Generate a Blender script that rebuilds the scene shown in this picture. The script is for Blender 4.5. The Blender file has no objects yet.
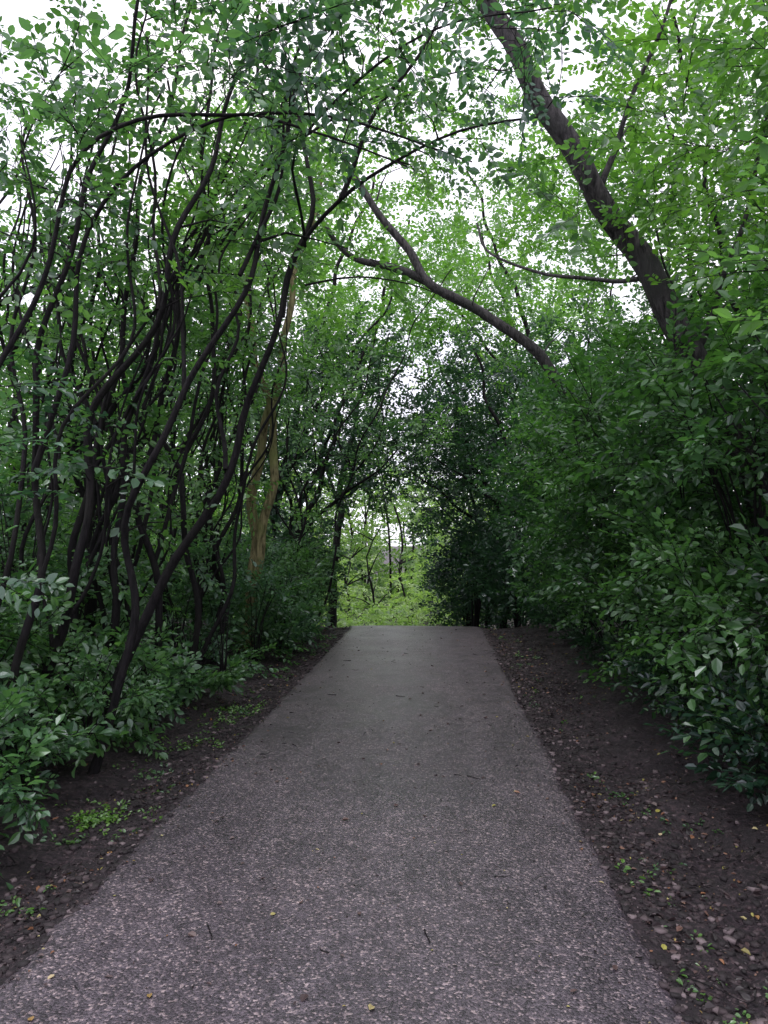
import bpy, math, time, numpy as np
T0 = time.time()
def tick(s): print('TICK %s %.1fs' % (s, time.time()-T0), flush=True)
QD = 0.6
rng = np.random.default_rng(11)
scene = bpy.context.scene
CAM = np.array([0.0, 0.0, 1.65])

# ------------------------------------------------------------ noise
def _h(ix, iy, iz):
    n = (ix*374761393 + iy*668265263 + iz*2147483647 + 1013904223) & 0xffffffff
    n = ((n ^ (n >> 13))*1274126177) & 0xffffffff
    n = (n ^ (n >> 16)) & 0xffffffff
    n = (n*1103515245) & 0xffffffff
    n = n ^ (n >> 15)
    return (n & 0xffffff)/float(0xffffff)
def vnoise(p, s=1.0):
    p = np.asarray(p, float)*s + 1000.0
    i = np.floor(p).astype(np.int64); f = p-i; f = f*f*(3-2*f)
    x, y, z = i[..., 0], i[..., 1], i[..., 2]
    r = 0
    for a in (0, 1):
        for b in (0, 1):
            for c in (0, 1):
                w = (f[..., 0] if a else 1-f[..., 0])*(f[..., 1] if b else 1-f[..., 1])*(f[..., 2] if c else 1-f[..., 2])
                r = r + w*_h(x+a, y+b, z+c)
    return r
def n2(x, y, s):
    return vnoise(np.stack([x, y, np.zeros_like(x)+3.3], -1), s)-0.5

# ------------------------------------------------------------ terrain
_ys = np.linspace(-60, 400, 9201)
_sl = np.interp(_ys, [-60, 14.0, 15.9, 27, 34, 400], [0, 0, -0.17, -0.12, 0, 0])
_hz = np.cumsum(_sl)*(_ys[1]-_ys[0])
def H(y): return np.interp(y, _ys, _hz)
def XC(y):
    d = np.clip(np.asarray(y, float)-13.5, 0, None)
    return -0.375 - 0.022*np.minimum(d, 12)**2 - 0.5*np.clip(d-12, 0, None)
HW = 1.235
def path_z(x, y):
    return H(y) + 0.012*(1-((x-XC(y))/HW)**2) + 0.012*n2(x, y, 0.7)+0.004*n2(x, y, 3.0)
def terrain(x, y):
    x = np.asarray(x, float); y = np.asarray(y, float)
    d = np.abs(x-XC(y))-HW
    base = H(y) - 0.012
    out = np.clip(d/0.35, 0, 1)
    rough = 0.05*n2(x, y, 2.1)+0.04*n2(x, y, 6.0)+0.032*n2(x, y, 15.0)+0.02*n2(x+7, y, 34.0)
    z = base + out*rough*1.0 + 0.018*n2(x, y, 5.0)*np.clip(1-d/0.3, 0, 1)*(d > -0.03)
    z = z - 0.035*np.clip(np.minimum(d/0.25, (0.9-d)/0.4), 0, 1)
    z = z + 0.10*np.clip((d-0.6)/1.5, 0, 1) + 0.35*n2(x, y, 0.25)*np.clip((d-0.8)/3, 0, 1)
    z = np.where(d < -0.06, H(y)-0.07, z)
    return z

# ------------------------------------------------------------ mesh builder (quads only)
QTOT = 0
class MB:
    def __init__(s): s.v=[]; s.q=[]; s.m=[]; s.t=[]; s.h=[]; s.n=0
    def add(s, v, q, m, t=0.5, h=0.5):
        s.v.append(v.reshape(-1, 3)); s.q.append(q.reshape(-1, 4)+s.n)
        k = v.reshape(-1, 3).shape[0]; mq = q.reshape(-1, 4).shape[0]
        s.m.append(np.broadcast_to(np.asarray(m), (mq,)).astype(np.int32))
        s.t.append(np.broadcast_to(np.asarray(t, float), (k,))); s.h.append(np.broadcast_to(np.asarray(h, float), (k,)))
        s.n += k
    def build(s, name, mats, smooth=True):
        v = np.concatenate(s.v).astype(np.float32); q = np.concatenate(s.q).astype(np.int32)
        me = bpy.data.meshes.new(name)
        me.vertices.add(len(v)); me.vertices.foreach_set('co', v.ravel())
        me.loops.add(q.size); me.loops.foreach_set('vertex_index', q.ravel())
        me.polygons.add(len(q)); me.polygons.foreach_set('loop_start', np.arange(0, q.size, 4, dtype=np.int32))
        mi = np.concatenate(s.m)
        me.polygons.foreach_set('material_index', mi)
        me.polygons.foreach_set('use_smooth', (mi == 0) if smooth else np.zeros(len(q), bool))
        me.update(calc_edges=True)
        a = me.attributes.new('tone', 'FLOAT', 'POINT'); a.data.foreach_set('value', np.concatenate(s.t).astype(np.float32))
        a = me.attributes.new('hue', 'FLOAT', 'POINT'); a.data.foreach_set('value', np.concatenate(s.h).astype(np.float32))
        for m in mats: me.materials.append(m)
        o = bpy.data.objects.new(name, me); scene.collection.objects.link(o)
        global QTOT; QTOT += len(q)
        return o
def nrm(a): return a/np.maximum(np.linalg.norm(a, axis=-1, keepdims=True), 1e-9)

def tube(mb, P, R, k=5, lump=0.0, mat=0):
    P = np.asarray(P, float); R = np.asarray(R, float); n = len(P)
    T = nrm(np.gradient(P, axis=0))
    ref = np.array([1.0, 0, 0]) if abs(T[0][0]) < 0.8 else np.array([0, 1.0, 0])
    U = nrm(np.cross(T, ref)); W = np.cross(T, U)
    a = np.arange(k)*2*math.pi/k
    rr = R[:, None]*np.ones((n, k))
    if lump:
        rr = rr*(1+lump*(rng.random((n, k))-0.5)+lump*0.8*np.sin(a*2+rng.random()*6)[None, :])
    V = P[:, None]+rr[..., None]*(np.cos(a)[None, :, None]*U[:, None]+np.sin(a)[None, :, None]*W[:, None])
    i = np.arange(n-1)[:, None]*k; j = np.arange(k)[None, :]; j2 = (j+1) % k
    Q = np.stack([i+j, i+j2, i+k+j2, i+k+j], -1)
    mb.add(V, Q, mat)

def smooth_poly(P, step=0.12):
    P = np.asarray(P, float); n = len(P)
    E = np.vstack([2*P[0]-P[1], P, 2*P[-1]-P[-2]])
    out = []
    for i in range(n-1):
        p0, p1, p2, p3 = E[i:i+4]
        m = max(2, int(np.linalg.norm(p2-p1)/step))
        t = (np.arange(m)/m)[:, None]
        out.append(0.5*((2*p1)+(-p0+p2)*t+(2*p0-5*p1+4*p2-p3)*t**2+(-p0+3*p1-3*p2+p3)*t**3))
    out.append(P[-1:])
    return np.vstack(out)

# ------------------------------------------------------------ leaf sprays
def leaf_tpl(kind):
    if kind == 'near':
        V = np.array([[0, 0, 0], [.16, .17, .035], [.42, .29, .07], [.74, .2, .04], [1, 0, -.06], [.74, -.2, .04], [.42, -.29, .07], [.16, -.17, .035], [.5, 0, 0.0]])
        Q = np.array([[0, 1, 2, 8], [8, 2, 3, 4], [0, 8, 6, 7], [8, 4, 5, 6]])
        return V, Q
    if kind == 'mid':
        V = np.array([[0, 0, 0], [.28, .27, .06], [.7, .23, .05], [1, 0, -.05], [.7, -.23, .05], [.28, -.27, .06]])
        return V, np.array([[0, 1, 2, 3], [0, 3, 4, 5]])
    V = np.array([[0, 0, 0], [.45, .32, .07], [1, 0, -.04], [.45, -.32, .07]])
    return V, np.array([[0, 1, 2, 3]])

def spray_tpl(kind, nleaf, L, ls, seed):
    r = np.random.default_rng(seed)
    lv, lq = leaf_tpl(kind)
    mb = MB()
    n = 4
    t = np.linspace(0, 1, n)
    sag = -0.18*r.random()*L; sw = (r.random()-0.5)*0.3*L
    f = lambda t: np.stack([t*L, sw*t*t+0*t, sag*t*t], -1)
    if kind != 'far': tube(mb, f(t), np.linspace(0.0028, 0.001, n), 3)
    for i in range(nleaf):
        tt = 0.12+0.88*(i+0.5*r.random())/nleaf
        side = 1 if i % 2 else -1
        a = math.radians(r.uniform(28, 75)) if i < nleaf-1 else 0.1
        d = np.array([math.cos(a), side*math.sin(a), r.normal(0, .28)-.15]); d /= np.linalg.norm(d)
        u = np.array([r.normal(0, .42), r.normal(0, .42), 1.0]); u -= d*u.dot(d); u /= np.linalg.norm(u)
        s = np.cross(u, d)
        sc = ls*r.uniform(.5, 1.25)
        p = f(np.array([tt]))[0]+d*0.012
        V = p+sc*(lv[:, :1]*d+lv[:, 1:2]*s+lv[:, 2:]*u*r.uniform(.3, 2.2))
        mb.add(V, lq, 1, r.random())
    return np.vstack(mb.v), np.vstack(mb.q), np.concatenate(mb.m), np.concatenate(mb.t)

TPL = {
 'near': [spray_tpl('near', 12, 0.34, 0.064, 100+i) for i in range(14)],
 'mid':  [spray_tpl('mid', 12, 0.42, 0.076, 200+i) for i in range(12)],
 'sml':  [spray_tpl('far', 12, 0.45, 0.090, 600+i) for i in range(12)],
 'far':  [spray_tpl('far', 12, 0.75, 0.155, 300+i) for i in range(10)],
 'herb': [spray_tpl('near', 8, 0.20, 0.066, 400+i) for i in range(12)],
 'weed': [spray_tpl('mid', 6, 0.05, 0.026, 500+i) for i in range(8)],
}
def clear_mask(P):
    """keep the walking corridor free of foliage; thin the crowns along the gap above the path"""
    x, y, z = P[:, 0], P[:, 1], P[:, 2]
    hx = x-XC(y)
    inside = (hx > -HW-0.15) & (hx < HW+0.12) & (z-H(y) < 2.6) & (y < 22)
    near = (np.linalg.norm(P-CAM, axis=1) < 1.9) & (y > -1)
    gap = (np.abs(x+.1) < 1.1) & (y > 6.3) & (y < 15.5) & (z > 3.9) & (z < 7) & (vnoise(P+11, 1.1) > .40)
    gap |= (np.abs(x+1.0) < 1.3) & (y > 3) & (y < 16) & (z > 4.6) & (vnoise(P+23, .9) > .66)
    return ~(inside | near | gap)
def sprays(mb, P, D, kind, scale=1.0, tone=0.5, hue=0.5, clear=True, upj=0.4):
    P = np.asarray(P, float); D = nrm(np.asarray(D, float))
    tone = np.broadcast_to(tone, (len(P),)); hue = np.broadcast_to(hue, (len(P),))
    if clear:
        k = clear_mask(P) & clear_mask(P+D*0.25); P, D, tone, hue = P[k], D[k], tone[k], hue[k]
    if not len(P): return
    up = np.array([0, 0, 1.0])+rng.normal(0, upj, P.shape)
    S = nrm(np.cross(up, D)); U = np.cross(D, S)
    R = np.stack([D, S, U], 1)
    sc = scale*rng.uniform(.65, 1.3, len(P))
    T = TPL[kind]; which = rng.integers(0, len(T), len(P))
    for i, (V, Q, M, t) in enumerate(T):
        w = which == i; n = int(w.sum())
        if not n: continue
        W = P[w][:, None]+sc[w][:, None, None]*np.matmul(V[None], R[w])
        QQ = Q[None]+(np.arange(n)*len(V))[:, None, None]
        tt = np.clip(tone[w][:, None]+(t[None]-0.5)*0.6, 0, 1)
        hh = np.clip(hue[w][:, None]+(t[None]*7.3 % 1-0.5)*0.3, 0, 1)
        mb.add(W, QQ, np.tile(M, n), tt.ravel(), hh.ravel())

# ------------------------------------------------------------ tree growth
class Tree:
    def __init__(s, mb=None): s.mb = mb or MB(); s.p=[]; s.r=[]; s.d=[]
    def put(s, p, r, d): s.p.append(p); s.r.append(r); s.d.append(d)
    def stem(s, pts, r0, r1, k=8, wig=0.03, lump=0.12, step=0.12):
        P = smooth_poly(pts, step)
        n = len(P); t = np.linspace(0, 1, n)
        ph = rng.random(3)*10
        L = np.linalg.norm(P[-1]-P[0])
        w = np.stack([np.sin(t*L*2.1+ph[0])+.6*np.sin(t*L*5.3+ph[1]), np.sin(t*L*2.5+ph[2])+.6*np.sin(t*L*4.7+ph[0]), np.zeros(n)], -1)
        P = P+wig*w*np.minimum(t*4, 1)[:, None]
        R = r0+(r1-r0)*t**0.85
        if pts[0][2] < 0.3: R = R*(1+0.35*np.exp(-t*L/0.15))
        tube(s.mb, P, R, k, lump)
        s.put(P, R, nrm(np.gradient(P, axis=0)))
        return P
    def branch(s, tgt, rmax=1.0, k=4, wig=0.11):
        A = np.concatenate(s.p)
        d = tgt-A
        dist = np.sqrt((d*d).sum(1))
        cost = dist+0.7*np.maximum(0, A[:, 2]-tgt[2]+0.1)+0.09*rng.random(len(A))*dist
        i = int(np.argmin(cost))
        p = A[i]; L = dist[i]
        if L < 0.12: return
        j = i; q = 0
        while j >= len(s.p[q]): j -= len(s.p[q]); q += 1
        pd = s.d[q][j]; pr = s.r[q][j]
        dv = nrm(0.55*pd+0.9*(tgt-p)/L+np.array([0, 0, .15])+rng.normal(0, .18, 3))
        n = int(np.clip(L/0.18, 4, 14)); t = np.linspace(0, 1, n)[:, None]
        c1 = p+dv*L*0.42; c2 = tgt-nrm((tgt-p)+np.array([0, 0, rng.normal(-.1, .35)*L]))*L*0.3
        P = (1-t)**3*p+3*(1-t)**2*t*c1+3*(1-t)*t*t*c2+t**3*tgt
        w = np.cumsum(rng.normal(0, 1, (n, 3)), 0); w -= t*w[-1]; w *= wig*L/n**0.5*0.6
        P = P+w
        r0 = min(pr*0.72, 0.004+0.0095*L, rmax)
        R = np.maximum(r0+(0.0022-r0)*t[:, 0]**0.8, .002)
        tube(s.mb, P, R, k if r0 < 0.02 else k+2)
        D = nrm(np.gradient(P, axis=0))
        s.put(P[1:], np.maximum(R[1:], 0.0025), D[1:])
        return P, D
    def crown(s, targets, per_m=16, kind='near', tone=0.5, hue=0.5, scale=1.0, minspr=5, frac=0.35, spread=0.9, tscale=0.35, zt=None):
        targets = np.asarray(targets)
        if not len(targets): return
        A = np.concatenate(s.p); A = A[::max(1, len(A)//150)]
        dd = np.min(np.linalg.norm(targets[:, None]-A[None], axis=2), axis=1)
        PP = []; DD = []
        for j in np.argsort(dd):
            b = s.branch(targets[j])
            if b is None: continue
            P, D = b
            L = np.linalg.norm(P[-1]-P[0])
            n = max(3, int(QD*(minspr+per_m*min(L, 1.3))))
            t = frac+(1-frac)*rng.random(n)**0.75
            t[:2] = 1.0
            ii = t*(len(P)-1); a = np.floor(ii).astype(int).clip(0, len(P)-2); f = (ii-a)[:, None]
            q = P[a]*(1-f)+P[a+1]*f
            dr = D[a]*rng.uniform(.2, 1.0, n)[:, None]+spread*nrm(rng.normal(0, 1, (n, 3))*np.array([1, 1, .6]))
            dr[:2] = D[-1]+rng.normal(0, .2, (2, 3))
            PP.append(q); DD.append(dr)
        if PP:
            P = np.vstack(PP); D = np.vstack(DD)
            tn = tone+tscale*(vnoise(P, 1.3)-.5)*2+0.12*rng.normal(0, 1, len(P))
            hn = hue+0.3*(vnoise(P+50, .9)-.5)*2
            sprays(s.mb, P, D, kind, scale, np.clip(tn, 0, 1), np.clip(hn, 0, 1))

def ell(c, r, n, shell=0.0, thr=0.0, ns=0.9):
    """targets in an ellipsoid, thinned by noise so the crown has holes"""
    out = []
    for it in range(12):
        v = nrm(rng.normal(0, 1, (n*2, 3))); rad = (shell+(1-shell)*rng.random(n*2))**(1/2.2)
        p = np.array(c)+v*rad[:, None]*np.array(r)
        p = p[vnoise(p+17, ns) > thr]
        p = p[p[:, 2] > H(p[:, 1])+0.1]
        p = p[clear_mask(p)]
        out += list(p)
        if len(out) >= n: break
    return np.array(out[:n]).reshape(-1, 3)

# ------------------------------------------------------------ materials
def mat(name):
    m = bpy.data.materials.new(name); m.use_nodes = True
    nt = m.node_tree; nt.nodes.clear()
    return m, nt, nt.nodes, nt.links
def mixc(nt, fac, a, b, mode='MIX'):
    n = nt.nodes.new('ShaderNodeMix'); n.data_type = 'RGBA'; n.blend_type = mode
    for s, v in ((0, fac), (6, a), (7, b)):
        if isinstance(v, (int, float)): n.inputs[s].default_value = v
        elif isinstance(v, tuple): n.inputs[s].default_value = (*v, 1)
        else: nt.links.new(v, n.inputs[s])
    return n.outputs[2]
def ramp(nt, fac, stops):
    n = nt.nodes.new('ShaderNodeValToRGB'); cr = n.color_ramp
    while len(cr.elements) < len(stops): cr.elements.new(0.5)
    for e, (p, c) in zip(cr.elements, stops):
        e.position = p; e.color = (*c, 1) if isinstance(c, tuple) else (c, c, c, 1)
    nt.links.new(fac, n.inputs[0]); return n.outputs[0]
def noisetex(nt, vec, scale, detail=4, rough=.55, dist=0):
    n = nt.nodes.new('ShaderNodeTexNoise'); n.inputs['Scale'].default_value = scale; n.inputs['Detail'].default_value = detail
    n.inputs['Roughness'].default_value = rough; n.inputs['Distortion'].default_value = dist
    nt.links.new(vec, n.inputs['Vector']); return n.outputs[0]

def leaf_material(name, dc, lc, dy, ly, transl=0.42, gloss=.06, tcol=(.95, 1.12, .55)):
    m, nt, nd, lk = mat(name)
    out = nd.new('ShaderNodeOutputMaterial')
    a = nd.new('ShaderNodeAttribute'); a.attribute_name = 'tone'
    h = nd.new('ShaderNodeAttribute'); h.attribute_name = 'hue'
    c1 = mixc(nt, a.outputs['Fac'], dc, lc); c2 = mixc(nt, a.outputs['Fac'], dy, ly)
    c = mixc(nt, h.outputs['Fac'], c1, c2)
    p = nd.new('ShaderNodeBsdfDiffuse'); lk.new(c, p.inputs['Color'])
    t = nd.new('ShaderNodeBsdfTranslucent')
    v = nd.new('ShaderNodeVectorMath'); v.operation = 'MULTIPLY'; v.inputs[1].default_value = tuple(1.75*q for q in tcol); lk.new(c, v.inputs[0]); lk.new(v.outputs[0], t.inputs['Color'])
    mx = nd.new('ShaderNodeMixShader'); mx.inputs[0].default_value = transl
    lk.new(p.outputs[0], mx.inputs[1]); lk.new(t.outputs[0], mx.inputs[2])
    g = nd.new('ShaderNodeBsdfGlossy'); g.inputs['Roughness'].default_value = .34; g.inputs['Color'].default_value = (.88, .9, 1, 1)
    m2 = nd.new('ShaderNodeMixShader'); m2.inputs[0].default_value = gloss
    lk.new(mx.outputs[0], m2.inputs[1]); lk.new(g.outputs[0], m2.inputs[2]); lk.new(m2.outputs[0], out.inputs[0])
    return m
def bark_material(name, c0, c1, c2, sc=9, rough=.8):
    m, nt, nd, lk = mat(name)
    out = nd.new('ShaderNodeOutputMaterial'); tc = nd.new('ShaderNodeTexCoord')
    mp = nd.new('ShaderNodeMapping'); mp.inputs['Scale'].default_value = (1, 1, .22); lk.new(tc.outputs['Object'], mp.inputs[0])
    a = noisetex(nt, mp.outputs[0], sc*3, 5, .65, .6); b = noisetex(nt, tc.outputs['Object'], 2.3, 2)
    c = ramp(nt, a, [(.33, c0), (.62, c1)]); c = mixc(nt, ramp(nt, b, [(.5, 0.0), (.68, .8)]), c, c2)
    p = nd.new('ShaderNodeBsdfPrincipled'); lk.new(c, p.inputs['Base Color']); p.inputs['Roughness'].default_value = rough
    p.inputs['Specular IOR Level'].default_value = .2
    bp = nd.new('ShaderNodeBump'); bp.inputs['Strength'].default_value = 1; bp.inputs['Distance'].default_value = .03
    lk.new(a, bp.inputs['Height']); lk.new(bp.outputs[0], p.inputs['Normal']); lk.new(p.outputs[0], out.inputs[0])
    return m

LEAF = leaf_material('leaf_green', (.012, .042, .028), (.090, .190, .125), (.034, .105, .018), (.180, .350, .058))
LEAFR = leaf_material('leaf_thicket_shaded', (.007, .026, .015), (.060, .150, .078), (.018, .066, .012), (.125, .275, .046), transl=.38, gloss=.055)  # leaf greens darkened: the hedge's deep shadow is put into the colour
LEAFD = leaf_material('leaf_shade', (.007, .025, .018), (.040, .100, .062), (.018, .062, .015), (.080, .180, .034), transl=.36)  # shaded copy of the leaf greens, gloom of tunnel and understory painted in
LEAFY = leaf_material('leaf_sunlit_haze', (.04, .10, .05), (.20, .32, .16), (.09, .18, .04), (.36, .48, .15), transl=.45)  # paler copy for distant trees, with haze and sunlight put into the colour
BARK = bark_material('wet_dark_bark', (.003, .003, .004), (.018, .015, .018), (.018, .017, .016))
BARKG = bark_material('grey_bark', (.008, .007, .009), (.090, .080, .086), (.045, .044, .045))
BARKY = bark_material('mossy_lit_bark', (.045, .040, .018), (.30, .26, .14), (.20, .22, .08), 7)  # yellow-green mossy bark, brightened so the colour carries light on the trunk

# asphalt
AS, nt, nd, lk = mat('wet_asphalt')
out = nd.new('ShaderNodeOutputMaterial'); tc = nd.new('ShaderNodeTexCoord'); V = tc.outputs['Object']
v1 = nd.new('ShaderNodeTexVoronoi'); v1.inputs['Scale'].default_value = 105; lk.new(V, v1.inputs['Vector'])
v2 = nd.new('ShaderNodeTexVoronoi'); v2.inputs['Scale'].default_value = 230; lk.new(V, v2.inputs['Vector'])
sep = nd.new('ShaderNodeSeparateColor'); lk.new(v1.outputs['Color'], sep.inputs[0])
sep2 = nd.new('ShaderNodeSeparateColor'); lk.new(v2.outputs['Color'], sep2.inputs[0])
chips = ramp(nt, sep.outputs[0], [(0, (.046, .038, .050)), (.6, (.138, .113, .142)), (.86, (.22, .178, .208)), (1, (.55, .44, .45))])
fine = ramp(nt, sep2.outputs[1], [(0, .35), (.6, .9), (1, 1.0)])
c = mixc(nt, 1, chips, fine, 'MULTIPLY')
big = noisetex(nt, V, 1.1, 5, .6); c = mixc(nt, 1, c, ramp(nt, big, [(.3, (.70, .70, .72)), (.7, (1.0, .98, .97))]), 'MULTIPLY')
med = noisetex(nt, V, 7, 4, .6); c = mixc(nt, .9, c, ramp(nt, med, [(.35, (.66, .64, .66)), (.6, (1, 1, 1))]), 'MULTIPLY')
mp = nd.new('ShaderNodeMapping'); mp.inputs['Scale'].default_value = (1, .12, 1); lk.new(V, mp.inputs[0])
st = noisetex(nt, mp.outputs[0], 4.5, 4, .6); c = mixc(nt, .8, c, ramp(nt, st, [(.38, (.74, .73, .74)), (.62, (1, 1, 1))]), 'MULTIPLY')
nw = noisetex(nt, V, 3, 4); dv = nd.new('ShaderNodeVectorMath'); dv.operation = 'ADD'
cx = nd.new('ShaderNodeCombineXYZ'); lk.new(nw, cx.inputs[0]); lk.new(big, cx.inputs[1]); lk.new(V, dv.inputs[0]); lk.new(cx.outputs[0], dv.inputs[1])
v3 = nd.new('ShaderNodeTexVoronoi'); v3.feature = 'DISTANCE_TO_EDGE'; v3.inputs['Scale'].default_value = .55; lk.new(dv.outputs[0], v3.inputs['Vector'])
ck = ramp(nt, v3.outputs['Distance'], [(0, .35), (.006, 1.0)])
c = mixc(nt, ramp(nt, med, [(.40, 0.0), (.55, .9)]), c, mixc(nt, 1, c, ck, 'MULTIPLY'))
p = nd.new('ShaderNodeBsdfPrincipled'); lk.new(c, p.inputs['Base Color'])
rr = ramp(nt, big, [(.35, .36), (.65, .56)]); lk.new(rr, p.inputs['Roughness'])
p.inputs['Coat Weight'].default_value = .45; p.inputs['Coat Roughness'].default_value = .36
bp = nd.new('ShaderNodeBump'); bp.inputs['Strength'].default_value = .9; bp.inputs['Distance'].default_value = .004; bp.invert = True
lk.new(v1.outputs['Distance'], bp.inputs['Height'])
lk.new(bp.outputs[0], p.inputs['Normal'])
lk.new(p.outputs[0], out.inputs[0])

# soil
SO, nt, nd, lk = mat('damp_soil')
out = nd.new('ShaderNodeOutputMaterial'); tc = nd.new('ShaderNodeTexCoord'); V = tc.outputs['Object']
a = noisetex(nt, V, 3.2, 6, .68); b = noisetex(nt, V, 30, 5, .72); g = noisetex(nt, V, 1.3, 3)
c = ramp(nt, b, [(.34, (.007, .005, .007)), (.52, (.034, .022, .030)), (.70, (.15, .10, .112))])
c = mixc(nt, ramp(nt, a, [(.42, 0.0), (.62, .7)]), c, (.014, .009, .013))
c = mixc(nt, ramp(nt, g, [(.6, 0.0), (.72, .4)]), c, (.025, .035, .014))
p = nd.new('ShaderNodeBsdfPrincipled'); lk.new(c, p.inputs['Base Color'])
lk.new(ramp(nt, a, [(.35, .38), (.6, .85)]), p.inputs['Roughness'])
bp = nd.new('ShaderNodeBump'); bp.inputs['Strength'].default_value = 1; bp.inputs['Distance'].default_value = .05; lk.new(b, bp.inputs['Height'])
lk.new(bp.outputs[0], p.inputs['Normal']); lk.new(p.outputs[0], out.inputs[0])

def litter_material(name, stops, rough=.6):
    m, nt, nd, lk = mat(name)
    out = nd.new('ShaderNodeOutputMaterial'); h = nd.new('ShaderNodeAttribute'); h.attribute_name = 'hue'
    c = ramp(nt, h.outputs['Fac'], stops)
    p = nd.new('ShaderNodeBsdfPrincipled'); lk.new(c, p.inputs['Base Color']); p.inputs['Roughness'].default_value = rough
    lk.new(p.outputs[0], out.inputs[0]); return m
LIT = litter_material('dead_leaf', [(0, (.012, .008, .010)), (.5, (.036, .022, .025)), (.82, (.085, .052, .050)), (.93, (.26, .12, .06)), (.96, (.26, .25, .05)), (1, (.40, .32, .20))], .5)
STN = litter_material('soil_clod', [(0, (.012, .009, .011)), (.6, (.050, .035, .040)), (1, (.18, .14, .15))], .8)

# ------------------------------------------------------------ ground & path
def axis(lims):
    out = []
    for a, b, s in lims: out.append(np.arange(a, b, s))
    return np.unique(np.concatenate(out+[np.array([lims[-1][1]])]).round(4))
gx = axis([(-300, -60, 40), (-60, -12, 4), (-12, -5, .5), (-5, -3, .1), (-3, -1.5, .028), (-1.5, .8, .12), (.8, 2.4, .028), (2.4, 5, .12), (5, 12, .5), (12, 60, 4), (60, 300, 40)])
gy = axis([(-60, -5, 5), (-5, 1.5, .3), (1.5, 9, .035), (9, 17, .08), (17, 50, .6), (50, 100, 5), (100, 400, 50)])
X, Y = np.meshgrid(gx, gy); Z = terrain(X, Y)
mb = MB(); nx = len(gx); ny = len(gy)
i = (np.arange(ny-1)*nx)[:, None]+np.arange(nx-1)[None]
mb.add(np.stack([X, Y, Z], -1), np.stack([i, i+1, i+nx+1, i+nx], -1), 0)
mb.build('ground', [SO])
py = axis([(-8, 1, .2), (1, 8, .04), (8, 18, .08), (18, 60, .3)]); u = np.linspace(-1, 1, 61)
U, Yp = np.meshgrid(u, py)
edgeL = .020*n2(Yp*0+1, Yp, 9)+.03*n2(Yp*0+5, Yp, 2)+.014*n2(Yp*0+5, Yp, 30); edgeR = .020*n2(Yp*0+9, Yp, 9)+.03*n2(Yp*0+15, Yp, 2)+.014*n2(Yp*0+35, Yp, 30)
w = HW+np.where(U < 0, edgeL, edgeR)*2
Xp = XC(Yp)+U*w; Zp = path_z(Xp, Yp)
Zp = Zp-0.012*np.clip((np.abs(U)-.975)/.025, 0, 1)
Zs = Zp.copy()
Xp = np.hstack([Xp[:, :1], Xp, Xp[:, -1:]]); Yp = np.hstack([Yp[:, :1], Yp, Yp[:, -1:]]); Zp = np.hstack([Zs[:, :1]-.08, Zs, Zs[:, -1:]-.08])
mb = MB(); nx = Xp.shape[1]; i = (np.arange(len(py)-1)*nx)[:, None]+np.arange(nx-1)[None]
mb.add(np.stack([Xp, Yp, Zp], -1), np.stack([i, i+1, i+nx+1, i+nx], -1), 0)
mb.build('asphalt_path', [AS])

# ------------------------------------------------------------ litter
def surf_z(x, y):
    d = np.abs(x-XC(y))-HW
    return np.where(d < -.02, path_z(x, y), terrain(x, y))
def flat_leaves(mb, x, y, size, hue, tilt=.35, lift=.006):
    n = len(x); lv, lq = leaf_tpl('mid')
    z = surf_z(x, y)+lift
    a = rng.random(n)*2*math.pi; D = np.stack([np.cos(a), np.sin(a), rng.normal(0, tilt*.5, n)], -1); D = nrm(D)
    up = np.array([0, 0, 1.])+rng.normal(0, tilt, (n, 3)); S = nrm(np.cross(up, D)); Uu = np.cross(D, S)
    asp = np.ones((n, 1, 3)); asp[:, 0, 1] = rng.uniform(.45, 1.5, n); asp[:, 0, 2] = rng.uniform(.5, 3.5, n)
    W = np.stack([x, y, z], -1)[:, None]+size[:, None, None]*np.matmul(lv[None]*asp, np.stack([D, S, Uu], 1))
    Q = lq[None]+(np.arange(n)*len(lv))[:, None, None]
    mb.add(W, Q, 0, .5, np.repeat(hue, len(lv)))
mb = MB()
n = 230; x = rng.uniform(-1.6, .86, n); y = 1.6+13*rng.random(n)**1.3
flat_leaves(mb, x, y, rng.uniform(.014, .045, n), rng.uniform(.5, 1, n), .15)
n = 1100; x = rng.uniform(-1.6, .86, n); y = 1.6+11*rng.random(n)**1.2
flat_leaves(mb, x, y, rng.uniform(.004, .016, n), rng.uniform(0, 1, n), .15, .003)
n = 420; x = np.where(rng.random(n) < .5, XC(5)-HW+rng.exponential(.09, n), XC(5)+HW-rng.exponential(.09, n)); y = 1.6+12*rng.random(n)
flat_leaves(mb, x, y, rng.uniform(.008, .032, n), rng.uniform(0, 1, n), .15)
for sx, n in ((-1, 8500), (1, 11000)):
    x = XC(5)+sx*(HW+.04+np.abs(rng.normal(0, .7, n))); y = 1.5+14*rng.random(n)**1.2
    k = vnoise(np.stack([x, y, x*0], -1), 2.2) > .25+.3*rng.random(n); x = x[k]; y = y[k]
    flat_leaves(mb, x, y, .008+.036*rng.random(len(x))**1.8, rng.random(len(x))**1.5, .6, .006)
mb.build('fallen_leaves', [LIT], smooth=False)
mb = MB()
cv = np.array([[-1, -1, -1], [1, -1, -1], [1, 1, -1], [-1, 1, -1], [-1, -1, 1], [1, -1, 1], [1, 1, 1], [-1, 1, 1]])*.5
cq = np.array([[0, 3, 2, 1], [4, 5, 6, 7], [0, 1, 5, 4], [1, 2, 6, 5], [2, 3, 7, 6], [3, 0, 4, 7]])
n = 12000; sx = np.where(rng.random(n) < .5, -1, 1); x = XC(5)+sx*(HW-.03+np.abs(rng.normal(0, .38, n))); y = 1.5+12*rng.random(n)**1.3
s = .005+.026*rng.random(n)**3
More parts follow.
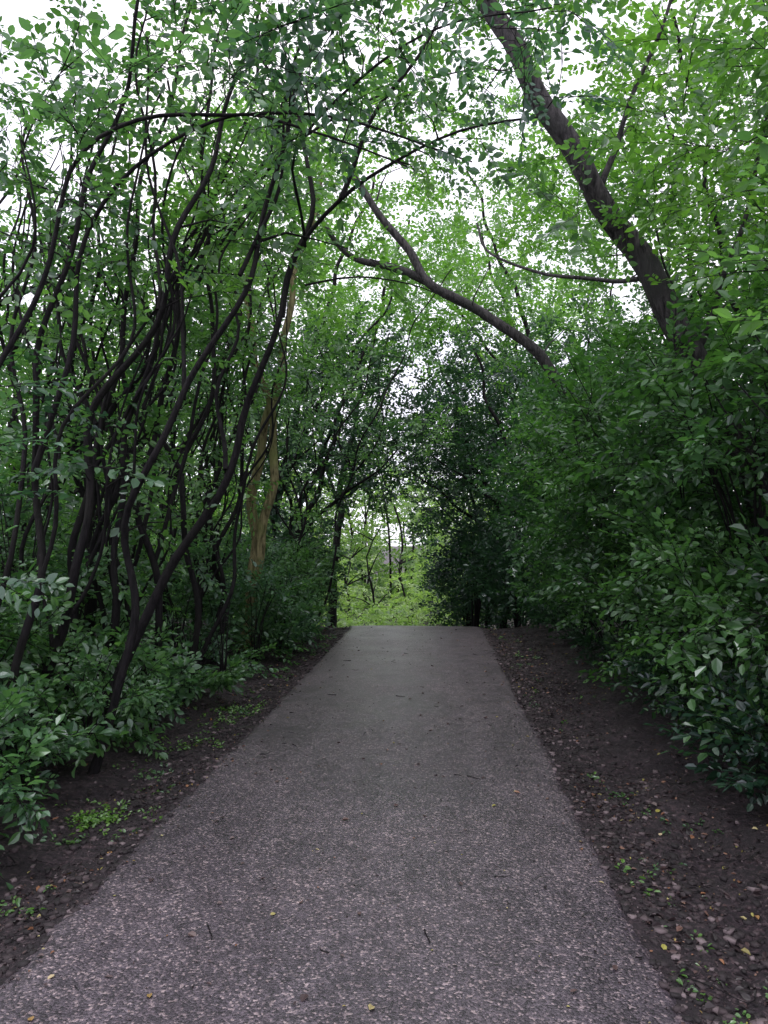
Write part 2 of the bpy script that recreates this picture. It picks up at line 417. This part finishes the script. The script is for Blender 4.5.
Vv = cv[None]*(1+rng.normal(0, .28, (n, 8, 1)))*s[:, None, None]*np.array([1.2, 1, .7])
a = rng.random(n)*6.28; ca, sa = np.cos(a)[:, None], np.sin(a)[:, None]
Vv = np.stack([Vv[..., 0]*ca-Vv[..., 1]*sa, Vv[..., 0]*sa+Vv[..., 1]*ca, Vv[..., 2]], -1)+np.stack([x, y, surf_z(x, y)+.002], -1)[:, None]
mb.add(Vv, cq[None]+(np.arange(n)*8)[:, None, None], 0, .5, np.repeat(rng.random(n)**2, 8)); mb.build('soil_clods', [STN])
mb = MB()
for j in range(210):
    sd = rng.random()
    if sd < .14: x0 = rng.uniform(-1.5, .8)
    elif sd < .5: x0 = -1.65-abs(rng.normal(0, .35))
    else: x0 = .9+abs(rng.normal(0, .4))
    y0 = 1.8+10*rng.random()**1.2; L = rng.uniform(.04, .13)*(1 if sd < .14 else 2.1); a = rng.random()*6.28
    t = np.linspace(0, 1, 6); xx = x0+L*t*math.cos(a)+.02*np.sin(t*4+a)*L*6; yy = y0+L*t*math.sin(a)+.02*np.cos(t*5)*L*5
    tube(mb, np.stack([xx, yy, np.maximum(surf_z(xx, yy), surf_z(x0+xx*0, yy))+.004], -1), np.linspace(.0035, .0012, 6)*rng.uniform(.5, 1.1), 4)
mb.build('fallen_twigs', [BARK])

# ------------------------------------------------------------ weeds on the verge
mb = MB()
def weedclump(x0, y0, r, n, hue, kind='weed', sc=1.0, tone=.6):
    x = x0+rng.normal(0, r, n); y = y0+rng.normal(0, r*1.3, n); z = surf_z(x, y)
    keep = (np.abs(x-XC(y)) > HW+.03)
    a = rng.random(n)*6.28; D = np.stack([np.cos(a), np.sin(a), rng.uniform(.1, .7, n)], -1)
    P = np.stack([x, y, z], -1)[keep]
    sprays(mb, P, D[keep], kind, sc, tone, hue, clear=False, upj=.2)
for (x0, y0, r, n, h) in [(-2.06, 4.65, .08, 80, 1.0), (-1.95, 7.4, .18, 80, .9), (-2.1, 6.2, .14, 40, .8), (1.0, 2.75, .12, 18, .7), (1.12, 2.45, .12, 18, .65), (1.0, 3.3, .08, 8, .7), (-1.9, 3.5, .08, 10, .7)]:
    weedclump(x0, y0, r, n, h)
for j in range(90):
    sx = -1 if rng.random() < .65 else 1
    x0 = XC(5)+sx*(HW+.1+abs(rng.normal(0, .35))); y0 = 2.4+12*rng.random()
    weedclump(x0, y0, .07, int(rng.integers(1, 6)), rng.uniform(.3, .9), sc=rng.uniform(.6, 1.2), tone=.45)
mb.build('weeds', [BARK, LEAF])

# ------------------------------------------------------------ shrubs
def shrub(mb, base, h, rad, nt, kind, per_m, hue, tone, lean=(0, 0), nst=7, scale=1.0, minspr=6, r0=.014):
    t = Tree(mb); base = np.array([base[0], base[1], float(terrain(base[0], base[1]))-.03])
    for i in range(nst):
        a = rng.random()*6.28; rr = rad*rng.uniform(.2, .75)
        top = base+np.array([math.cos(a)*rr+lean[0]*h, math.sin(a)*rr+lean[1]*h, h*rng.uniform(.6, .95)])
        mid = base+(top-base)*.5+np.array([-math.cos(a)*rr*.2, -math.sin(a)*rr*.2, .06*h])
        t.stem([base+np.array([math.cos(a), math.sin(a), 0])*.05*rad, mid, top], r0*rng.uniform(.7, 1.3), .004, 5, .02, 0, .15)
    c = base+np.array([lean[0]*h*.55, lean[1]*h*.55, h*.52])
    T = ell(c, (rad, rad, h*.52), nt, shell=.25, thr=.28)
    t.crown(T, per_m, kind, tone, hue, scale, minspr)

mb = MB()
for (x, y, h, r, n) in [(-2.75, 3.0, .6, .5, 38), (-2.65, 3.9, .68, .5, 40), (-3.3, 4.3, 1.05, .6, 48), (-2.7, 4.9, .65, .45, 36), (-2.7, 5.8, .85, .5, 42), (-3.4, 5.4, 1.3, .65, 50),
                        (-2.65, 6.8, .8, .45, 38), (-2.55, 7.8, .95, .5, 42)]:
    shrub(mb, (x, y), h, r, n, 'herb', 24, .38, .62, (.12, -.05), 9, 1.05, 9, r0=.006)
for (x, y, h, r, n) in [(-3.3, 7.2, 1.4, .7, 44), (-2.5, 8.9, 1.1, .55, 44), (-2.4, 10.1, 1.15, .55, 44), (-3.2, 9.4, 1.5, .7, 44), (-2.35, 11.4, 1.3, .6, 44), (-3.3, 12, 1.7, .8, 40), (-2.4, 12.8, 1.5, .65, 44), (-2.7, 14.2, 1.7, .8, 46),
                        (-4.6, 7.5, 1.9, .9, 44), (-4.9, 10, 2.0, 1.0, 44), (-4.4, 13, 2.2, 1.0, 40), (-3.9, 5.6, 2.2, .8, 42), (-3.7, 4.9, 1.9, .6, 36), (-3.7, 6.6, 2.6, .8, 42)]:
    shrub(mb, (x, y), h, r, n, 'mid', 17, .35, .55, (.05, 0), 8, 1.0, 8, r0=.008)
mb.build('undergrowth', [BARK, LEAF])

# ------------------------------------------------------------ trees
def grow(t, stems, crowns):
    for st in stems: t.stem(*st[:3], k=st[3] if len(st) > 3 else 8, wig=st[4] if len(st) > 4 else .03)
    for c in crowns:
        T = ell(c['c'], c['r'], c['n'], c.get('shell', .1), c.get('thr', .43), c.get('ns', 1.1))
        t.crown(T, c.get('pm', 9), c.get('k', 'mid'), c.get('tone', .56), c.get('hue', .5), c.get('s', 1.0), c.get('ms', 4), c.get('frac', .4))
def tree(name, stems, crowns, bark=BARK, leaf=LEAF):
    t = Tree(); grow(t, stems, crowns); return t.mb.build(name, [bark, leaf])

tree('buckthorn_tree', [
  ([(-2.72, 6, -.03), (-2.42, 6, .75), (-2.03, 6, 1.49), (-1.64, 5.9, 2.19), (-1.47, 5.9, 2.73), (-1.18, 5.8, 3.36), (-1.0, 5.8, 3.9), (-.71, 5.7, 4.22), (-.38, 5.6, 4.4), (.15, 5.5, 4.6), (.7, 5.4, 4.6)], .052, .007, 9, .035),
  ([(-1.18, 5.8, 3.36), (-1.12, 5.85, 3.8), (-1.0, 5.9, 4.3), (-1.06, 5.9, 5.0), (-1.3, 6, 5.4), (-1.6, 6.1, 5.9)], .026, .008, 7, .04),
  ([(-1.64, 5.9, 2.19), (-1.75, 6.1, 2.8), (-1.6, 6.2, 3.4), (-1.75, 6.3, 4.0), (-1.5, 6.4, 4.7)], .022, .007, 6, .05),
  ([(-.71, 5.7, 4.22), (-.5, 5.7, 4.8), (-.1, 5.6, 5.3), (.3, 5.6, 5.9)], .02, .006, 6),
  ([(-1.0, 5.8, 3.9), (-.9, 5.2, 4.3), (-.5, 4.8, 4.6), (.1, 4.4, 4.7), (.6, 4.2, 4.6)], .014, .004, 6, .05),
  ([(-1.0, 5.8, 3.6), (-.6, 5.7, 3.62), (-.1, 5.6, 3.5), (.25, 5.6, 3.35)], .009, .003, 5)],
  [dict(c=(-.4, 5.3, 5.1), r=(1.7, 1.2, .8), n=62, pm=7, hue=.25, tone=.6, k='near'), dict(c=(-.1, 4.5, 4.5), r=(1.1, .8, .5), n=44, pm=8, hue=.1, tone=.68, k='near', thr=.3)])
tree('buckthorn_tree', [
  ([(-2.85, 5, -.03), (-2.8, 5, .8), (-2.7, 5, 1.5), (-2.72, 5, 2.1), (-2.62, 5, 2.68), (-2.44, 5, 3.85), (-2.25, 5, 4.5), (-1.9, 4.9, 5.2)], .034, .012, 7, .05),
  ([(-2.7, 5, 2.1), (-2.4, 4.9, 2.8), (-2.3, 4.8, 3.5), (-1.9, 4.7, 4.0), (-1.3, 4.6, 4.25), (-.8, 4.6, 4.15), (-.2, 4.6, 3.9)], .022, .005, 6, .04),
  ([(-2.85, 5, .1), (-3.0, 5.1, 1.0), (-2.85, 5.1, 1.9), (-3.0, 5.2, 2.8), (-2.8, 5.2, 3.7), (-2.9, 5.2, 4.6)], .024, .008, 6, .05),
  ([(-2.8, 5, .8), (-2.55, 5, 1.6), (-2.45, 5, 2.4), (-2.1, 5, 3.1), (-2.05, 5, 3.9), (-1.75, 5, 4.7)], .018, .006, 6, .05)],
  [dict(c=(-2.1, 4.8, 4.3), r=(1.1, 1.0, 1.3), n=36, pm=7, hue=.4, k='near'), dict(c=(-1.2, 4.4, 4.4), r=(.9, .7, .5), n=20, pm=7, hue=.3, k='near')])
tree('buckthorn_tree', [
  ([(-3.25, 6.5, -.03), (-3.1, 6.5, 1.2), (-2.96, 6.5, 2.65), (-2.6, 6.5, 3.92), (-2.5, 6.5, 5.2), (-2.1, 6.4, 6.3)], .038, .012, 7, .06),
  ([(-2.96, 6.5, 2.65), (-3.3, 6.5, 3.6), (-3.4, 6.5, 4.6), (-3.1, 6.5, 5.6)], .024, .008, 6, .05),
  ([(-3.0, 6.5, 2.2), (-2.6, 6.3, 2.7), (-2.2, 6.2, 3.5), (-2.2, 6.1, 4.4), (-1.8, 6, 5.2)], .018, .007, 6, .05),
  ([(-3.25, 6.5, .1), (-3.5, 6.4, 1.2), (-3.3, 6.4, 2.3), (-3.6, 6.4, 3.5), (-3.5, 6.4, 4.6)], .026, .008, 6, .06),
  ([(-3.1, 6.5, 1.2), (-2.75, 6.4, 2.0), (-2.85, 6.4, 2.9), (-2.4, 6.4, 3.7), (-1.9, 6.3, 4.3), (-1.5, 6.3, 5.2)], .02, .006, 6, .06)],
  [dict(c=(-2.6, 6.3, 4.9), r=(1.4, 1.1, 1.6), n=50, pm=7, hue=.5)])
tree('buckthorn_tree', [
  ([(-2.62, 7, -.03), (-2.55, 7, .9), (-2.62, 7, 1.7), (-2.75, 7, 2.3), (-2.5, 7, 3.37), (-2.25, 7, 4.37), (-1.85, 7, 5.55), (-1.6, 7, 6.6)], .038, .012, 7, .06),
  ([(-2.62, 7, 1.4), (-2.35, 7, 2.3), (-2.1, 7, 3.2), (-2.15, 7, 4.4), (-2.4, 7, 5.4)], .022, .008, 6, .05),
  ([(-2.25, 7, 4.0), (-1.8, 7, 4.7), (-1.2, 6.9, 5.3), (-.5, 6.8, 5.7), (.2, 6.7, 5.8), (.8, 6.6, 5.7)], .018, .005, 6, .06),
  ([(-2.62, 7, .1), (-2.9, 7.1, 1.0), (-3.0, 7.1, 2.1), (-2.7, 7.1, 3.2), (-2.9, 7.1, 4.4)], .028, .008, 6, .06)],
  [dict(c=(-1.9, 7, 5.4), r=(1.3, 1.1, 1.3), n=40, pm=7, hue=.6, tone=.6), dict(c=(-.3, 6.8, 6.2), r=(1.3, .9, .7), n=34, pm=7, hue=.5, tone=.6)])
tree('buckthorn_tree', [
  ([(-2.6, 8, -.03), (-2.5, 8, 1.2), (-2.72, 8, 2.4), (-2.3, 8, 3.7), (-2.6, 8, 5.2), (-2.9, 8, 6.6)], .042, .014, 7, .06),
  ([(-2.72, 8, 2.4), (-3.2, 8, 3.4), (-3.3, 8, 4.6)], .025, .01, 6, .05),
  ([(-2.6, 8, .1), (-2.2, 8.1, 1.2), (-2.0, 8.1, 2.3), (-1.7, 8.2, 3.3), (-1.8, 8.2, 4.5)], .026, .008, 6, .06)],
  [dict(c=(-2.6, 8, 5.6), r=(1.6, 1.3, 1.6), n=52, pm=7, hue=.6, tone=.6)])
tree('buckthorn_tree', [
  ([(-3.0, 4.2, -.03), (-2.95, 4.2, 1.2), (-2.6, 4.2, 2.3), (-2.35, 4.2, 3.0), (-2.1, 4.2, 3.75), (-1.7, 4.3, 4.1), (-1.2, 4.5, 4.2), (-.5, 4.8, 4.3), (.2, 5.1, 4.2)], .03, .005, 7, .04),
  ([(-2.6, 4.2, 2.3), (-2.55, 4.2, 2.9), (-2.3, 4.2, 3.3), (-2.35, 4.1, 3.9)], .014, .004, 6, .04)],
  [dict(c=(-1.7, 4.2, 3.9), r=(.9, .6, .5), n=24, pm=7, hue=.3, tone=.6, k='near'), dict(c=(-2.5, 4.3, 2.2), r=(.4, .5, .9), n=14, pm=6, hue=.3, k='near')])
for (cx_, cy_, ns, nc) in [(-2.9, 5.6, 3, 9), (-3.7, 7.3, 4, 14), (-3.1, 9.3, 4, 28), (-4.3, 8.2, 4, 28), (-3.5, 11.2, 4, 30), (-4.8, 11.5, 4, 30), (-2.6, 13.4, 3, 30)]:
    t = Tree()
    for j in range(ns):
        x0 = cx_+rng.normal(0, .35); y0 = cy_+rng.normal(0, .4); hh = rng.uniform(4.5, 7.5); ln = rng.uniform(-.5, 1.8)
        pts = [(x0, y0, float(terrain(x0, y0))-.03)]; xx = x0; yy = y0
        for q in range(1, 8):
            f = q/7; xx += ln*f*.3+rng.normal(0, .17); yy += rng.normal(0, .12); pts.append((xx, yy, hh*f))
        st = [(pts, rng.uniform(.022, .045), .01, 6, .06)]
        for b in range(3):
            k = rng.integers(1, 5); p = pts[k]; dx = rng.uniform(-.9, 1.2)
            st.append(([p, (p[0]+dx*.4+rng.normal(0, .1), p[1]+.1, p[2]+.7), (p[0]+dx*.6+rng.normal(0, .15), p[1], p[2]+1.5), (p[0]+dx, p[1]-.1, p[2]+2.5)], .018, .006, 5, .06))
        grow(t, st, [dict(c=(xx-.1, yy, hh*.78), r=(1.3, 1.2, hh*.28), n=nc, pm=8, hue=.65, ms=5, tone=.62), dict(c=(x0+.2, y0, hh*.4), r=(.8, .8, hh*.22), n=8, pm=7, hue=.5)])
    t.mb.build('buckthorn_tree', [BARK, LEAF])
tree('mossy_tree', [
  ([(-2.75, 11, -.05), (-2.68, 11, .6), (-2.65, 11, 1.3), (-2.58, 11, 2.4), (-2.44, 11, 3.4), (-2.3, 11, 4.2), (-2.0, 11, 5.4), (-1.7, 11, 7.0)], .105, .035, 10, .06),
  ([(-2.7, 11, .7), (-2.46, 10.9, 1.6), (-2.38, 10.9, 2.7), (-2.42, 10.9, 3.7), (-2.7, 10.9, 5.0), (-2.9, 11, 6.5)], .075, .03, 9, .06)],
  [dict(c=(-2.3, 11.2, 6.6), r=(2.4, 2.0, 2.0), n=80, pm=9, k='sml', hue=.9, tone=.72)], bark=BARKY)

tree('leaning_tree', [
  ([(3.5, 7.3, -.05), (3.15, 7.2, 1.2), (2.72, 7.1, 2.46), (2.31, 7, 3.28), (1.93, 7, 4.0), (1.43, 7, 4.82), (.98, 7, 5.73), (.5, 7, 6.6), (.1, 7, 7.6)], .15, .075, 12, .04),
  ([(1.95, 7, 4.0), (1.6, 7.6, 4.2), (1.1, 8.2, 4.45), (.7, 8.8, 4.95), (.5, 9, 5.4)], .028, .012, 8, .07),
  ([(1.49, 7, 4.82), (1.7, 6.8, 5.5), (2.0, 6.5, 6.3)], .03, .012, 7, .04),
  ([(2.31, 7, 3.28), (2.6, 6.6, 4.2), (2.7, 6.3, 5.2)], .035, .015, 7, .04)],
  [dict(c=(1.6, 7.5, 6.7), r=(2.4, 1.6, 1.4), n=100, pm=9, hue=.88, tone=.7, thr=.38), dict(c=(2.6, 6.7, 4.9), r=(1.3, 1.3, 1.2), n=70, pm=9, hue=.78, tone=.65, thr=.33), dict(c=(1.4, 6.4, 4.6), r=(.7, .5, .6), n=14, pm=7, hue=.7, tone=.65, thr=.3)], bark=BARKG)
tree('leaning_tree', [
  ([(4.2, 12.6, -.05), (3.3, 12.4, 1.8), (2.5, 12.2, 3.3), (1.54, 12, 4.52), (.69, 12, 5.22), (-.09, 12, 5.69), (-.5, 12, 6.3), (-1.03, 12, 6.93), (-1.4, 12, 7.7)], .15, .055, 10, .04),
  ([(-.09, 12, 5.69), (-.7, 12, 5.95), (-1.2, 12, 6.1), (-1.57, 12, 6.4), (-2.0, 12, 6.9)], .08, .03, 8, .04)],
  [dict(c=(-.4, 13.2, 8.7), r=(3.0, 1.8, 1.5), n=100, pm=9, k='sml', hue=.85, tone=.7, thr=.38), dict(c=(2.2, 12.5, 6.6), r=(1.9, 1.8, 1.5), n=90, pm=10, k='sml', hue=.85, tone=.7, thr=.38)], bark=BARKG)

# ------------------------------------------------------------ right hand thicket
mb = MB()
for (x, y, h, r, n, hue) in [(2.75, 3.3, 2.7, .85, 85, .45), (2.75, 4.3, 3.1, .95, 100, .55)]:
    shrub(mb, (x, y), h, r, n, 'near', 20, hue, .55, (-.12, 0), 9, 1.08, 9)
for (x, y, h, r, n, hue) in [(2.75, 5.4, 3.3, 1.0, 110, .6), (2.8, 6.6, 3.6, 1.1, 115, .6), (2.75, 7.9, 3.8, 1.15, 110, .55), (2.75, 9.2, 4.0, 1.25, 105, .5), (3.6, 4.6, 4.2, 1.0, 70, .65)]:
    shrub(mb, (x, y), h, r, n, 'mid', 19, hue, .56, (-.12, 0), 9, 1.0, 9, r0=.02)
for (x, y, h, r, n, hue) in [(2.7, 10.7, 4.2, 1.3, 105, .5), (2.7, 12.3, 4.4, 1.35, 105, .4), (2.65, 14, 4.5, 1.4, 105, .35), (4.4, 6, 4.8, 1.4, 80, .65), (4.6, 9, 5.8, 1.6, 90, .65), (4.6, 12.5, 6.5, 1.8, 90, .55)]:
    shrub(mb, (x, y), h, r, n, 'sml', 17, hue, .54, (-.1, 0), 8, 1.0, 8, r0=.03)
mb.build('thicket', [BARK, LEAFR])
mb = MB()
for (x, y) in [(2.35, 3.6), (2.3, 4.8), (2.3, 6.0), (2.3, 7.3), (2.25, 8.8), (2.25, 10.4), (2.2, 12)]:
    shrub(mb, (x, y), .9, .5, 28, 'mid', 18, .3, .3, (-.05, 0), 6, .9, 6, r0=.008)  # low skirt shrubs: shade under the hedge put into a darker leaf tone
for (x, y, h, r) in [(.9, 18.2, 2.6, 1.0), (.8, 20.5, 2.8, 1.1), (1.0, 23.5, 3.4, 1.3), (2.4, 18, 3.2, 1.4), (1.7, 16.2, 2.0, .8), (2.2, 20, 3.5, 1.4), (-3.2, 16.4, 2.4, 1.0), (-4.6, 20, 3, 1.4)]:
    shrub(mb, (x, y), h, r, 70, 'sml', 15, .25, .42, (0, 0), 7, 1.15, 7, r0=.03)
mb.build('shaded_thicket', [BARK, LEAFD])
for (x, y, h, lx) in [(3.4, 5.0, 6.2, -.9), (3.6, 8.5, 7.5, -1.0), (3.9, 10.5, 8.5, -1.0)]:
    k = 'mid' if y < 9 else 'sml'
    pts = [(x, y, -.03), (x-.1, y, h*.3), (x+lx*.4, y, h*.6), (x+lx, y, h)]
    st = [(pts, .05, .018, 8, .06), ([pts[1], (x+.5, y-.2, h*.55), (x+.4, y-.3, h*.85)], .03, .012, 7, .05), ([pts[1], (x-.8, y-.2, h*.48), (x-1.4, y-.3, h*.68)], .025, .01, 7, .05)]
    cr = [dict(c=(x+lx*.6, y-.1, h*.74), r=(1.9, 1.5, h*.24), n=90, pm=10, hue=.85, tone=.7, k=k, thr=.37, ms=5)]
    if y < 6:
        st.append(([pts[1], (2.9, 4.2, 2.7), (2.2, 3.5, 3.0), (1.7, 3.1, 2.8)], .02, .005, 6, .03))
        cr.append(dict(c=(1.75, 3.2, 2.85), r=(.45, .5, .7), n=28, pm=9, hue=.6, tone=.68, k='near', thr=.2, s=1.1))
    tree('buckthorn_tree', st, cr)

# ------------------------------------------------------------ tunnel trees near the crest
def tunnel(specs):
    mbx = MB()
    for (x, y, h, lx, hue) in specs:
        t = Tree(mbx)
        z0 = float(H(y)); pts = [(x, y, z0-.05), (x-.1*lx, y, z0+h*.3), (x+lx*.5, y, z0+h*.6), (x+lx, y, z0+h*.9)]
        grow(t, [(pts, .08, .025, 8, .07), ([pts[1], (x+lx*.9, y-.2, z0+h*.45), (x+lx*1.6, y-.3, z0+h*.55)], .05, .015, 7, .06), ([pts[0], (x-.3*lx, y, z0+h*.3), (x-lx*.6, y, z0+h*.7)], .06, .02, 7, .07)],
          [dict(c=(x+lx*.55, y, z0+h*.66), r=(2.2, 1.7, h*.34), n=120, pm=13, hue=hue, tone=.48, k='sml', thr=.24, ms=7, s=1.1)])
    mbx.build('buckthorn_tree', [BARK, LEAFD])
tunnel([(-2.7, 16.0, 6.6, 1.2, .3), (-3.4, 18.5, 7.6, 1.6, .35), (-5.4, 17, 7.5, .8, .45)])
tunnel([(2.3, 17.0, 6.9, -1.5, .35), (1.6, 19, 7.4, -1.5, .25), (1.4, 21.5, 6.8, -.9, .25)])
tunnel([(2.9, 21, 8, -1.0, .35), (4.6, 18.5, 8, -1, .45)])
for (x, y, h, lx, n) in [(-3.8, 17.5, 10.5, 2.4, 85), (3.4, 19, 11.5, -2.6, 95), (-3.0, 22, 12, 2.2, 105), (3.8, 24, 13, -2.5, 115)]:
    z0 = float(H(y)); pts = [(x, y, z0-.05), (x+lx*.1, y, z0+h*.3), (x+lx*.45, y, z0+h*.65), (x+lx, y, z0+h)]
    tree('canopy_tree', [(pts, .13, .03, 8, .06), ([pts[1], (x+lx*.5, y-.3, z0+h*.5), (x+lx*1.2, y-.5, z0+h*.72)], .06, .02, 7, .06), ([pts[1], (x-lx*.3, y, z0+h*.6), (x-lx*.4, y, z0+h*.85)], .06, .02, 7, .06)],
      [dict(c=(x+lx*.75, y, z0+h*.78), r=(3.0, 2.0, h*.22), n=n, pm=10, hue=.85, tone=.7, k='sml', thr=.38, ms=6, s=1.3)])

# ------------------------------------------------------------ distant woodland
def woods(name, boxes, leaf, kind='far'):
    mb = MB()
    for (x0, x1, y0, y1, ztop, n, tr, sc, hue, tone, th) in boxes:
        n = int(n*QD)
        for j in range(tr):
            x = rng.uniform(x0, x1); y = rng.uniform(y0, y1); z0 = float(terrain(x, y)); h = ztop*rng.uniform(.7, 1.0)
            P = smooth_poly([(x, y, z0-.1), (x+rng.normal(0, .3), y, z0+h*.35), (x+rng.normal(0, .6), y, z0+h*.7), (x+rng.normal(0, .8), y, z0+h)], .5)
            tube(mb, P, np.linspace(rng.uniform(.05, .12), .02, len(P)), 6)
            for b in range(7):
                i = rng.integers(len(P)//4, len(P)-1); p = P[i]; d = nrm(np.array([rng.normal(), rng.normal(), rng.uniform(.2, 1)]))*rng.uniform(1, 2.4)
                B = smooth_poly([p, p+d*.5+np.array([0, 0, .1]), p+d], .3)
                tube(mb, B, np.linspace(.035, .008, len(B)), 4)
        m = n*4
        P = np.stack([rng.uniform(x0, x1, m), rng.uniform(y0, y1, m), np.zeros(m)], -1)
        zt = ztop*(.35+1.1*(vnoise(P*np.array([1, 1, 0])+9, .45)))
        f = rng.random(m)**1.15; P[:, 2] = terrain(P[:, 0], P[:, 1])+.1+f*zt
        keep = vnoise(P, .7)*.6+vnoise(P+30, 1.7)*.4 > th-.08+.22*f
        keep &= ~((np.abs(P[:, 0]+2.3) < 1.1) & (P[:, 1] > 24) & (P[:, 2] > -.7) & (P[:, 2] < 3.0) & (vnoise(P+5, 1.2) > .3))
        P = P[keep][:n]
        D = rng.normal(0, 1, P.shape); D[:, 2] = D[:, 2]*.5-.1
        tn = tone+.5*(vnoise(P, .8)-.5)*2; hn = hue+.3*(vnoise(P+70, .4)-.5)*2
        sprays(mb, P, D, kind, sc, np.clip(tn, 0, 1), np.clip(hn, 0, 1))
    return mb.build(name, [BARK, leaf])
woods('woodland_trees', [(-9, -5.5, 5, 16, 6.5, 4000, 14, .9, .7, .62, .42), (-14, -5.5, 16, 30, 8.5, 5500, 20, 1.1, .75, .68, .41)], LEAF)
woods('woodland_trees', [(5.4, 9, 3, 16, 7.5, 4500, 12, .9, .75, .62, .38), (4.5, 14, 16, 30, 10, 5500, 18, 1.1, .75, .62, .40)], LEAF)
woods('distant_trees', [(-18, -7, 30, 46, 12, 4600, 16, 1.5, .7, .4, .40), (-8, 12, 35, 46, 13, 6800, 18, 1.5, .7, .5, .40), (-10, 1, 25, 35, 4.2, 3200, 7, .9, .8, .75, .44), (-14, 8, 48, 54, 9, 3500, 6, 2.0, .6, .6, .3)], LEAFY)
print('QUADS', QTOT)
tick('all')

# ------------------------------------------------------------ light
w = bpy.data.worlds.new('World'); scene.world = w; w.use_nodes = True; nt = w.node_tree; nt.nodes.clear(); nd = nt.nodes; lk = nt.links
out = nd.new('ShaderNodeOutputWorld'); bg = nd.new('ShaderNodeBackground'); sky = nd.new('ShaderNodeTexSky'); sky.sky_type = 'NISHITA'; sky.sun_disc = False
EL, AZ = math.radians(76), math.radians(200)
sky.sun_elevation = EL; sky.sun_rotation = AZ
tc = nd.new('ShaderNodeTexCoord')
cn = noisetex(nt, tc.outputs['Generated'], 2.2, 2, .55)
cloud = ramp(nt, cn, [(.3, (.84, .83, .99)), (.7, (1.0, .96, 1.0))])
sc = nd.new('ShaderNodeVectorMath'); sc.operation = 'SCALE'; sc.inputs['Scale'].default_value = 14.0; lk.new(cloud, sc.inputs[0])
c = mixc(nt, .9, sky.outputs[0], sc.outputs[0])
lk.new(c, bg.inputs[0]); bg.inputs[1].default_value = .14; lk.new(bg.outputs[0], out.inputs[0])
sl = bpy.data.lights.new('sun', 'SUN'); sl.energy = 1.5; sl.angle = math.radians(16); sl.color = (1, .97, .95)
so = bpy.data.objects.new('sun', sl); scene.collection.objects.link(so)
from mathutils import Vector
d = Vector((math.sin(AZ)*math.cos(EL), math.cos(AZ)*math.cos(EL), math.sin(EL)))
so.rotation_euler = d.to_track_quat('Z', 'Y').to_euler()

scene.view_settings.view_transform = 'Standard'; scene.view_settings.look = 'None'; scene.view_settings.exposure = 0
# ------------------------------------------------------------ camera
cam = bpy.data.cameras.new('camera'); co = bpy.data.objects.new('camera', cam); scene.collection.objects.link(co); scene.camera = co
cam.sensor_fit = 'VERTICAL'; cam.sensor_height = 24; cam.lens = 24*770/1024; cam.clip_start = .05; cam.clip_end = 2000
co.location = CAM
co.rotation_euler = (math.radians(90+2.0), 0, math.radians(3.86))
